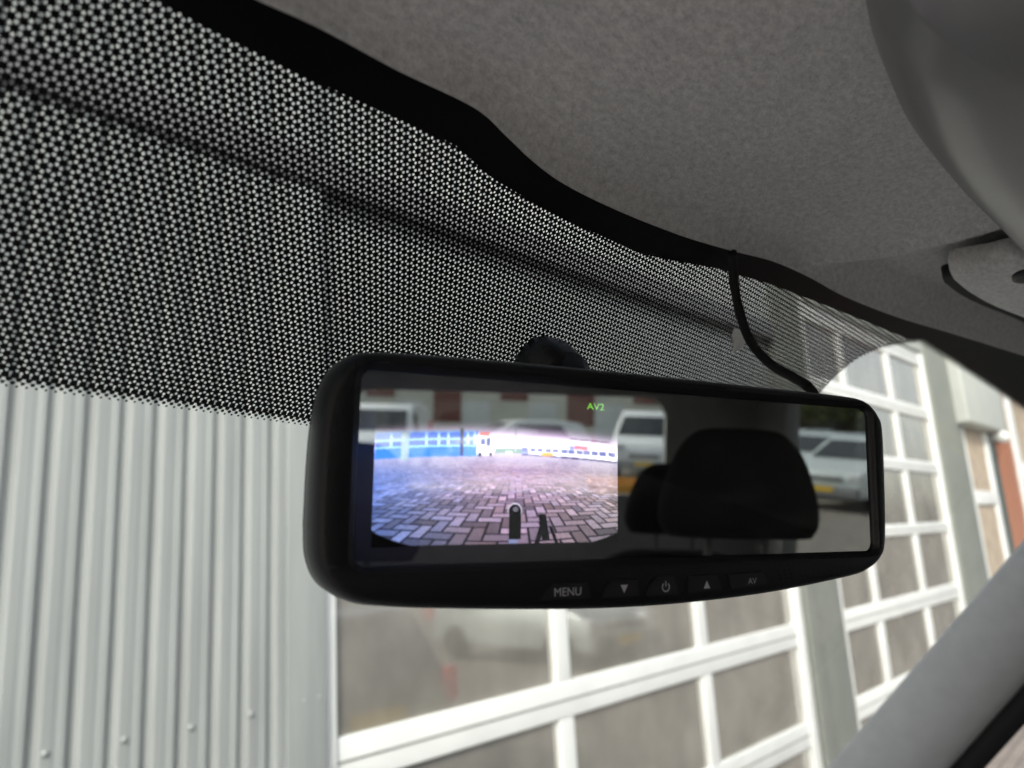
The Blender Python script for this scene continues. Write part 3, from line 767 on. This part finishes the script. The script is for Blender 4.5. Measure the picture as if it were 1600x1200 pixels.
M_tan = mat('tan blind', (0.46, 0.37, 0.28), 0.7, var=0.15, vscale=6)

def pane_mat():
    m = bpy.data.materials.new('dusty door pane'); m.use_nodes = True; nt = m.node_tree; nt.nodes.remove(nt.nodes['Principled BSDF'])
    g = nt.nodes.new('ShaderNodeBsdfGlossy'); g.inputs['Roughness'].default_value = 0.045; g.inputs[0].default_value = (0.92, 0.9, 0.86, 1)
    d = nt.nodes.new('ShaderNodeBsdfDiffuse')
    tc = nt.nodes.new('ShaderNodeTexCoord')
    mp1 = nt.nodes.new('ShaderNodeMapping'); mp1.inputs['Scale'].default_value = (1.6, 1.6, 1.3)
    nt.links.new(tc.outputs['Object'], mp1.inputs[0])
    n1 = nt.nodes.new('ShaderNodeTexNoise'); n1.inputs['Scale'].default_value = 2.2; n1.inputs['Detail'].default_value = 6; nt.links.new(mp1.outputs[0], n1.inputs['Vector'])
    n2 = nt.nodes.new('ShaderNodeTexNoise'); n2.inputs['Scale'].default_value = 1.1; n2.inputs['Detail'].default_value = 3; nt.links.new(tc.outputs['Object'], n2.inputs['Vector'])
    r = nt.nodes.new('ShaderNodeValToRGB'); r.color_ramp.elements[0].position = 0.35; r.color_ramp.elements[1].position = 0.75
    r.color_ramp.elements[0].color = (0.20, 0.187, 0.162, 1); r.color_ramp.elements[1].color = (0.34, 0.32, 0.28, 1)
    nt.links.new(n1.outputs['Fac'], r.inputs[0]); nt.links.new(r.outputs[0], d.inputs[0])
    bp = nt.nodes.new('ShaderNodeBump'); bp.inputs['Strength'].default_value = 0.12; bp.inputs['Distance'].default_value = 0.02
    nt.links.new(n2.outputs['Fac'], bp.inputs['Height']); nt.links.new(bp.outputs[0], g.inputs['Normal'])
    lw = nt.nodes.new('ShaderNodeLayerWeight'); lw.inputs[0].default_value = 0.45
    mr = nt.nodes.new('ShaderNodeMapRange'); mr.inputs[3].default_value = 0.28; mr.inputs[4].default_value = 0.92; nt.links.new(lw.outputs['Fresnel'], mr.inputs[0])
    mx = nt.nodes.new('ShaderNodeMixShader'); nt.links.new(mr.outputs[0], mx.inputs[0])
    nt.links.new(d.outputs[0], mx.inputs[1]); nt.links.new(g.outputs[0], mx.inputs[2])
    nt.links.new(mx.outputs[0], nt.nodes['Material Output'].inputs[0])
    return m
M_pane = pane_mat()

def fbox(name, s0, s1, n0, n1, z0, z1, m, parent, bevel=0.0):
    me = box_mesh(name, s0, s1, n0, n1, z0, z1, None, bevel); me.transform(FMAT)
    return wlink(name, me, parent, m)
def fempty(name, s, label, cat, n=0.0, group=None):
    p = FMAT @ Vector((s, n, 0)); return empty(name, p, label, cat, group)

# profiled steel cladding: one sheet per part
RP = 0.0943
def clad_profile(s0, s1, phase):
    # trapezoidal ribs: narrow groove, crown with a shallow stiffener
    shape = [(0.0, 0.020), (0.05, 0.0195), (0.20, 0.0), (0.24, -0.0008), (0.46, 0.0), (0.53, 0.0016), (0.61, 0.0016), (0.68, 0.0), (0.80, 0.0), (0.95, 0.0195)]
    pts = []; k = math.floor((s0-phase)/RP)-1
    while True:
        for f_, d in shape:
            s = phase+(k+f_)*RP
            if s > s1: return pts
            if s >= s0: pts.append((s, d))
        k += 1
def clad_sheet(s0, s1, z0, z1, n, parent, name='cladding_sheet'):
    pr_ = clad_profile(s0, s1, 0.649)
    V = [(s, n+d, z) for z in (z0, z1) for s, d in pr_]; c = len(pr_)
    me = mesh(name, V, [(i, i+1, c+i+1, c+i) for i in range(c-1)], False); me.transform(FMAT)
    return wlink(name, me, parent, M_clad)
wall = fempty('workshop_wall', 0.0, 'grey profiled steel workshop wall left of the glazed door', 'wall')
for s0, s1 in ((-5.0, -3.3), (-3.3, -1.6), (-1.6, 0.10), (0.10, 1.365)):
    clad_sheet(s0, s1, 0.02, 3.36, -0.06, wall)
fbox('wall_core', -5.0, 1.50, -0.02, 0.25, 0.0, 4.6, M_col, wall)
fbox('corner_flashing', 1.36, 1.507, -0.066, -0.031, 0.0, 3.9, M_clad, wall, 0.004)
for s, z in ((0.68, -0.436), (0.872, -0.442), (1.056, -0.446), (1.24, -0.443), (1.425, -0.436), (1.48, -0.435), (0.49, -0.436), (0.30, -0.436), (0.11, -0.436)):
    me = loft('screw', [[(s+r*math.cos(a), -0.062-h, z+ZC+r*math.sin(a)) for a in np.linspace(0, 2*math.pi, 10, endpoint=False)] for r, h in ((0.009, -0.012), (0.009, 0.003), (0.006, 0.0055))])
    me.transform(FMAT); wlink('screw', me, wall, M_screw)
# upper storey of cladding above wall and first door, with the dark gutter at its foot
upper = fempty('upper_cladding', 2.0, 'profiled steel band above the workshop door with dark gutter below', 'wall', -0.06)
for s0, s1 in ((-5.0, -2.4), (-2.4, 0.2), (0.2, 2.8), (2.8, 5.3)):
    clad_sheet(s0, s1, 3.46, 4.7, -0.05, upper)
fbox('gutter', -5.0, 5.28, -0.085, -0.02, 3.325, 3.465, M_gutter, upper, 0.02)

RAILS = [(-1.93, -1.80), (-1.366, -1.216), (-0.744, -0.594), (-0.076, 0.024), (0.528, 0.640), (1.105, 1.225), (1.70, 1.85)]
def door(s0, s1, mull, label, jl=0.065, jr=0.09, top=1.85):
    root = fempty('glazed_door', (s0+s1)/2, label, 'garage door', group='glazed sectional workshop doors')
    fbox('door_frame', s0, s0+jl, -0.02, 0.06, 0.0, ZC+top, M_white, root, 0.006)
    fbox('door_frame', s1-jr, s1, -0.02, 0.06, 0.0, ZC+top, M_white, root, 0.006)
    a, b = s0+jl+0.002, s1-jr-0.002
    rails = [r for r in RAILS if r[1] <= top+0.001]
    for k, (z0, z1) in enumerate(rails):
        fbox('rail', a, b, 0.0, 0.05, ZC+z0, ZC+z1, M_white, root, 0.006)
        if k: 
            zz = (z0+z1)/2                                    # the joint between two door sections
            fbox('section_joint', a, b, -0.0025, 0.01, ZC+zz-0.004, ZC+zz+0.004, M_col, root)
    for k in range(len(rails)-1):
        z0, z1 = rails[k][1], rails[k+1][0]; xs = [a]+mull+[b]
        for m_ in mull: fbox('mullion', m_-0.05, m_+0.05, 0.003, 0.047, ZC+z0-0.002, ZC+z1+0.002, M_white, root, 0.005)
        for i in range(len(xs)-1):
            l = xs[i]+(0.048 if i else 0); r = xs[i+1]-(0.048 if i < len(xs)-2 else 0)
            fbox('pane', l-0.004, r+0.004, 0.026, 0.034, ZC+z0-0.004, ZC+z1+0.004, M_pane, root)
    fbox('door_back', s0, s1, 0.10, 0.14, 0.0, ZC+top, M_dark, root)
door(1.512, 5.285, [2.788, 4.010], 'white framed glazed sectional door beside the profiled steel wall', top=0.640)
door(5.95, 9.15, [6.79, 8.02], 'white framed glazed sectional door between the two grey columns', 0.05, 0.07)
c1 = fempty('column', 5.62, 'wide grey painted column between the two glazed doors', 'column')
fbox('column_shaft', 5.287, 5.948, -0.025, 0.25, 0.0, 4.7, M_col, c1, 0.01)
fbox('column_ledge', 5.287, 5.48, -0.055, -0.027, 0.0, 4.7, M_col, c1, 0.01)
c2 = fempty('column', 9.6, 'grey painted column beside the boxed canopy', 'column')
fbox('column_shaft', 9.152, 10.10, -0.05, 0.25, 0.0, 4.7, M_col, c2, 0.01)
ln = fempty('lintel', 7.5, 'pale grey panel above the second glazed door', 'panel')
fbox('lintel_panel', 5.95, 9.15, -0.03, 0.2, 3.805, 4.7, M_lint, ln, 0.005)
ln2 = fempty('lintel', 3.4, 'pale panel above the first glazed door behind the gutter', 'panel')
fbox('lintel_panel', 1.512, 5.285, -0.01, 0.2, ZC+0.645, 4.7, M_clad, ln2, 0.005)
# protruding box over the entrance
bx_ = fempty('canopy_box', 11.0, 'large pale grey box hanging over the side entrance', 'canopy', -0.2)
fbox('canopy_shell', 9.95, 11.85, -0.18, 0.2, ZC+1.12, 4.8, M_lint, bx_, 0.03)
# entrance window below it
ew = fempty('entrance_window', 10.9, 'white framed entrance glazing under the pale grey box', 'window', 0.0)
for s0, s1, z0, z1 in ((10.12, 10.28, 0.0, 3.06), (11.22, 11.38, 0.0, 3.06), (10.285, 11.215, 2.15, 2.31), (10.285, 11.215, 0.0, 0.2)):
    fbox('window_frame', s0, s1, -0.03, 0.05, z0, z1, M_white, ew, 0.006)
fbox('pane', 10.28, 11.22, 0.0, 0.01, 2.305, 3.06, M_tan, ew); fbox('pane', 10.28, 11.22, 0.0, 0.01, 0.195, 2.155, M_tan, ew)
fbox('window_return', 11.385, 11.75, -0.02, 0.2, 0.0, 3.06, M_teal, ew)
# brick pier with single bricks
bp_ = fempty('brick_pier', 12.2, 'red brick pier at the end of the workshop front', 'pier')
fbox('pier_core', 11.765, 12.635, -0.015, 0.25, 0.0, 3.80, M_mortar, bp_)
bme = box_mesh('brick', -0.105, 0.105, -0.03, 0.02, -0.0255, 0.0255, None, 0.004, 1); bme.materials.append(M_brick)
hme = box_mesh('brick', -0.05, 0.05, -0.03, 0.02, -0.0255, 0.0255, None, 0.004, 1); hme.materials.append(M_brick)
for r in range(20, 61):
    row_ = [(11.87+c*0.22, bme) for c in range(4)] if r % 2 else [(11.815, hme)]+[(11.98+c*0.22, bme) for c in range(3)]+[(12.58, hme)]
    for s_, me in row_:
        p = FMAT @ Vector((s_, -0.012+random.uniform(-0.002, 0.002), 0.031+r*0.062))
        b = bpy.data.objects.new('brick', me); COL.objects.link(b); b.parent = bp_
        b.location = p - bp_.location; b.rotation_euler = (0, 0, math.atan2(fa[1], fa[0]))
sh = fempty('shopfront', 14.2, 'cream shopfront with white frame beyond the brick pier', 'shopfront', 0.05)
fbox('fascia', 11.86, 16.5, -0.16, 0.1, 3.82, 4.9, M_beige, sh, 0.01)
for k in range(24): fbox('fascia_batten', 11.95+k*0.19, 12.06+k*0.19, -0.20, -0.162, 3.83, 4.9, M_beige, sh, 0.008)
for s0, s1, z0, z1 in ((12.75, 13.05, 0.0, 3.80), (14.9, 15.15, 0.0, 3.80), (13.055, 14.895, 2.5, 2.75), (13.055, 14.895, 0.0, 0.3)):
    fbox('window_frame', s0, s1, -0.05, 0.08, z0, z1, M_white, sh, 0.006)
fbox('pane', 13.05, 14.9, 0.02, 0.04, 2.745, 3.8, M_tan, sh); fbox('pane', 13.05, 14.9, 0.02, 0.04, 0.295, 2.505, M_tan, sh)
def lamp(s, z, label):
    me = loft('wall_lamp', [[(s+r*math.cos(a), -0.06-h, z+r*math.sin(a)) for a in np.linspace(0, 2*math.pi, 14, endpoint=False)] for r, h in ((0.04, -0.05), (0.05, 0.06), (0.075, 0.09), (0.08, 0.13), (0.06, 0.17), (0.02, 0.185))])
    me.transform(FMAT); tag(wlink('wall_lamp', me, None, M_white), label, 'lamp')
lamp(11.50, 3.00, 'small round white lamp under the pale grey box')

# ================================================================== THE YARD BEHIND (seen in the mirror and in the door panes)
def paving_mat():
    m = mat('brick paving', (0.2, 0.175, 0.16), 0.85, 0.3); nt = m.node_tree; b = nt.nodes['Principled BSDF']
    tc = nt.nodes.new('ShaderNodeTexCoord'); br = nt.nodes.new('ShaderNodeTexBrick'); br.inputs['Scale'].default_value = 2.4
    br.inputs['Color1'].default_value = (0.25, 0.22, 0.195, 1); br.inputs['Color2'].default_value = (0.19, 0.17, 0.155, 1); br.inputs['Mortar'].default_value = (0.05, 0.045, 0.04, 1)
    br.inputs['Mortar Size'].default_value = 0.012
    nt.links.new(tc.outputs['Object'], br.inputs['Vector']); nt.links.new(br.outputs[0], b.inputs['Base Color']); return m
g_ = link('ground', mesh('ground', [(-300, -300, 0), (300, -300, 0), (300, 300, 0), (-300, 300, 0)], [(0, 1, 2, 3)]), None, paving_mat()); g_['kind'] = 'structure'

M_glassdark = mat('vehicle glass', (0.02, 0.025, 0.03), 0.08, 0.6)
M_lampc = mat('headlamp', (0.7, 0.72, 0.75), 0.15, 0.6)
M_red = mat('tail lamp', (0.65, 0.02, 0.02), 0.2, 0.6)
M_plate = mat('yellow plate', (0.75, 0.48, 0.03), 0.5)
def vehicle(kind, loc, rz, paint, label, cat, group=None):
    root = empty('parked_'+kind, (loc[0], loc[1], 0), label, cat, group, rz)      # local +y is the front
    if kind == 'van':
        L, Wd, H, wr = 4.9, 1.90, 1.92, 0.33
        body = [(-L/2, 0.35), (-L/2, 1.2), (-L/2+0.08, H-0.12), (-L/2+0.25, H), (L/2-2.1, H), (L/2-1.75, H-0.14), (L/2-0.95, 1.18), (L/2-0.22, 1.0), (L/2-0.02, 0.8), (L/2, 0.35)]
        glass = [(L/2-1.70, H-0.26), (L/2-1.78, H-0.19), (L/2-1.71, H-0.21), (L/2-1.03, 1.44)]
        wsq = ((L/2-1.70, H-0.18), (L/2-1.0, 1.22)); sw = [(L/2-2.25, 1.18), (L/2-2.25, H-0.22), (L/2-1.80, H-0.22), (L/2-1.25, 1.2)]
        hl = (0.72, L/2-0.16, 0.9); ax = (-1.75, L/2-0.95); taper0 = 1.2
    else:
        L, Wd, H, wr = 4.3, 1.76, 1.52, 0.31
        body = [(-L/2, 0.28), (-L/2-0.02, 0.75), (-L/2+0.12, 1.0), (-L/2+0.42, H-0.05), (-L/2+0.8, H), (0.2, H), (0.55, H-0.07), (1.25, 1.02), (L/2-0.25, 0.86), (L/2-0.03, 0.68), (L/2, 0.28)]
        wsq = ((0.58, H-0.11), (1.20, 1.05)); sw = [(-1.35, 1.0), (-1.05, H-0.13), (0.35, H-0.13), (0.95, 1.0)]
        hl = (0.66, L/2-0.14, 0.72); ax = (-1.35, 1.35); taper0 = 0.95
    def tp(vs):
        for v in vs:
            if v.co.z > taper0: v.co.x *= 1-0.16*(v.co.z-taper0)/(H-taper0)
            if abs(v.co.y) > L/2-0.3: v.co.x *= 0.93
    link('body', prism_mesh('body', body, 'x', -Wd/2, Wd/2, 0.07, 3, tp), root, paint)
    def half(z): return Wd/2*(1-0.16*max(0, z-taper0)/(H-taper0))
    (ya, za), (yb, zb) = wsq
    e = 0.02
    me = mesh('windscreen', [(-half(za)+0.14, ya+e, za+e), (half(za)-0.14, ya+e, za+e), (half(zb)-0.12, yb+e, zb+e), (-half(zb)+0.12, yb+e, zb+e)] + [(-half(za)+0.14, ya-e, za-e), (half(za)-0.14, ya-e, za-e), (half(zb)-0.12, yb-e, zb-e), (-half(zb)+0.12, yb-e, zb-e)], [(0, 1, 2, 3), (7, 6, 5, 4), (0, 4, 5, 1), (1, 5, 6, 2), (2, 6, 7, 3), (3, 7, 4, 0)])
    link('windscreen', me, root, M_glassdark)
    for sx in (-1, 1):
        V = [(sx*(half(z)+0.006), y, z) for y, z in sw] + [(sx*(half(z)-0.03), y, z) for y, z in sw]; n = len(sw)
        link('side_window', mesh('side_window', V, [tuple(range(n)), tuple(range(2*n-1, n-1, -1))]+[(i, (i+1) % n, n+(i+1) % n, n+i) for i in range(n)]), root, M_glassdark)
        link('headlight', box_mesh('headlight', sx*hl[0]-0.16, sx*hl[0]+0.16, hl[1]-0.10, hl[1]+0.13, hl[2]-0.09, hl[2]+0.09, None, 0.05, 3), root, M_lampc)
        link('tail_light', box_mesh('tail_light', sx*(Wd/2*0.88)-0.07, sx*(Wd/2*0.88)+0.05, -L/2-0.035, -L/2+0.05, 0.70 if kind != 'van' else 1.05, 0.98 if kind != 'van' else 1.40, None, 0.02), root, M_red)
        for y in ax:
            me = wheel_mesh(wr, 0.2); me.transform(Matrix.Translation((sx*(Wd/2-0.10), y, wr))); w_ = link('wheel', me, root, M_rubber)
    link('front_bumper', box_mesh('front_bumper', -Wd/2*0.9, Wd/2*0.9, L/2-0.18, L/2+0.05, 0.28, 0.52, None, 0.05), root, M_dark)
    link('grille', box_mesh('grille', -0.42, 0.42, L/2-0.1, L/2+0.025, 0.62, 0.72, None, 0.02), root, M_dark)
    link('number_plate', box_mesh('number_plate', -0.26, 0.26, L/2+0.03, L/2+0.065, 0.40, 0.51), root, M_plate)
    link('number_plate', box_mesh('number_plate', -0.26, 0.26, -L/2-0.04, -L/2+0.03, 0.62, 0.74), root, M_plate)
    return root
P_white = mat('white paint', (0.78, 0.79, 0.80), 0.3, 0.5, coat=0.5)
P_dark = mat('dark grey paint', (0.10, 0.10, 0.105), 0.3, 0.5, metal=0.2, coat=0.5)
P_silver = mat('silver paint', (0.58, 0.63, 0.63), 0.3, 0.5, metal=0.2, coat=0.5)
P_grey = mat('grey paint', (0.45, 0.5, 0.5), 0.3, 0.5, metal=0.4, coat=0.5)
def vat(az, dist): return (0.3+dist*math.sin(math.radians(az)), 0.15+dist*math.cos(math.radians(az)))
# az is the direction seen from the mirror, clockwise from the van's front
p = vat(152.9, 19.0); vehicle('car', p, math.radians(52), P_silver, 'silver hatchback with yellow plate nearest to the rear side window', 'car')
p = vat(155.9, 21.5); vehicle('car', p, math.radians(52), P_silver, 'silver hatchback parked between two other cars before the trees', 'car')
p = vat(158.3, 25); vehicle('car', p, math.radians(50), P_grey, 'grey hatchback parked at the end of the car row', 'car')
p = vat(168.0, 24); vehicle('van', p, math.radians(15), P_white, 'white panel van facing the workshop behind the yellow skip', 'van')
p = vat(177.5, 24); vehicle('car', p, math.radians(75), P_white, 'white hatchback parked side-on before the panelled building', 'car')
p = vat(-172.5, 22); vehicle('van', p, math.radians(5), P_white, 'white panel van standing apart near the yard corner', 'van')
p = (3.95, -2.95); vehicle('car', p, math.radians(180), P_dark, 'dark grey hatchback parked with tail lights towards the workshop door', 'car')
p = (10.6, -5.6); vehicle('car', p, math.radians(2), P_grey, 'grey hatchback parked with its front towards the workshop door', 'car')

# yellow skip
def skip():
    x, y = vat(168.4, 14.5); r = empty('skip', (x, y, 0), 'orange yellow waste skip standing before the white van', 'skip', rz=math.radians(8))
    M_y = mat('orange yellow steel', (0.62, 0.30, 0.03), 0.55, var=0.15, vscale=5)
    h = 0.62; V = [(-0.75, -0.6, 0.05), (0.75, -0.6, 0.05), (0.75, 0.6, 0.05), (-0.75, 0.6, 0.05), (-1.05, -0.75, h), (1.05, -0.75, h), (1.05, 0.75, h), (-1.05, 0.75, h), (-0.99, -0.69, h), (0.99, -0.69, h), (0.99, 0.69, h), (-0.99, 0.69, h), (-0.7, -0.55, 0.12), (0.7, -0.55, 0.12), (0.7, 0.55, 0.12), (-0.7, 0.55, 0.12)]
    Fc = [(3, 2, 1, 0)]+[(i, (i+1) % 4, 4+(i+1) % 4, 4+i) for i in range(4)]+[(4+i, 4+(i+1) % 4, 8+(i+1) % 4, 8+i) for i in range(4)]+[(8+i, 8+(i+1) % 4, 12+(i+1) % 4, 12+i) for i in range(4)]+[(12, 13, 14, 15)]
    link('skip_tub', mesh('skip_tub', V, Fc), r, M_y)
    for sx in (-0.4, 0.4): link('skid', box_mesh('skid', sx-0.06, sx+0.06, -0.6, 0.6, 0.0, 0.06), r, M_dark)
    for sy in (-1, 1):
        for sx in (-0.5, 0.5): link('side_rib', box_mesh('side_rib', sx-0.04, sx+0.04, min(sy*0.62, sy*0.78), max(sy*0.62, sy*0.78), 0.2, h-0.01), r, M_y)
skip()

# building across the yard
def building():
    y = -36.0; r = empty('panelled_building', (0, y, 0), 'long building across the yard with cream and red-brown panels', 'building')
    Mw = mat('cream panel', (0.74, 0.72, 0.62), 0.7, var=0.05); Mb = mat('red brown panel', (0.24, 0.10, 0.08), 0.7, var=0.1); Mg = mat('grey render', (0.30, 0.29, 0.28), 0.8, var=0.08)
    link('wall', box_mesh('wall', -34, 9.5, -0.4, 0, 0, 6.5), r, Mw)
    link('wall', box_mesh('wall', 9.505, 30, -0.6, 0, 0, 5.0), r, Mg)
    link('roof_edge', box_mesh('roof_edge', -34.2, 30.2, -0.3, 0.35, 6.505, 6.8), r, M_dark)
    for k in range(13):
        x = -31+k*3.15
        link('panel', box_mesh('panel', x+0.4, x+1.7, 0.002, 0.06, 1.1 if k % 2 else 2.2, 3.4), r, Mb)
        link('roller_door', box_mesh('roller_door', x+1.75, x+3.05, 0.002, 0.05, 0.0, 2.1), r, M_white)
    for k in range(6):
        link('window', box_mesh('window', 11+k*3, 12.6+k*3, 0.002, 0.05, 1.2, 2.4), r, M_glassdark)
building()

# hedge and trees behind the cars
M_leaf = mat('foliage', (0.12, 0.13, 0.05), 0.8, 0.2, var=0.5, vscale=1.5); M_bark = mat('bark', (0.09, 0.07, 0.05), 0.9, 0.2, var=0.3, vscale=20)
def tree(x, y, h, r, label, seed):
    rs = np.random.RandomState(seed); t = empty('tree', (x, y, 0), label, 'tree', 'trees behind the parked cars')
    pts = spline([(0, 0, 0), (0.08, 0.03, h*0.3), (0.0, 0.1, h*0.6), (0.1, 0.0, h*0.85)], 4)
    link('trunk', tube_mesh('trunk', pts, [0.16*(1-0.85*i/(len(pts)-1)) for i in range(len(pts))], 8), t, M_bark)
    N = 2600; cl = rs.normal(size=(26, 3))*np.array((r*0.45, r*0.45, h*0.16))+np.array((0, 0, h*0.58)); V, Fc = [], []
    for k in range(N):
        c = cl[rs.randint(26)]+rs.normal(size=3)*r*0.17; a = rs.normal(size=3); a /= np.linalg.norm(a); b = np.cross(a, rs.normal(size=3)); b /= np.linalg.norm(b); s = 0.10+0.08*rs.rand()
        i = len(V); V += [c-a*s, c+b*s*0.5, c+a*s, c-b*s*0.5]; Fc.append((i, i+1, i+2, i+3))
    link('crown', mesh('crown', V, Fc), t, M_leaf)
for k, (az, d, h, r) in enumerate(((157.2, 38, 5.5, 2.4), (160.0, 41, 6.0, 2.6), (153.6, 40, 5.0, 2.2), (150.5, 42, 6.5, 2.8))):
    p = vat(az, d); tree(p[0], p[1], h, r, ['leafy tree above the silver cars', 'tallish tree by the corner of the panelled building', 'smaller tree right of the silver cars', 'broad tree at the far yard corner'][k], 40+k)
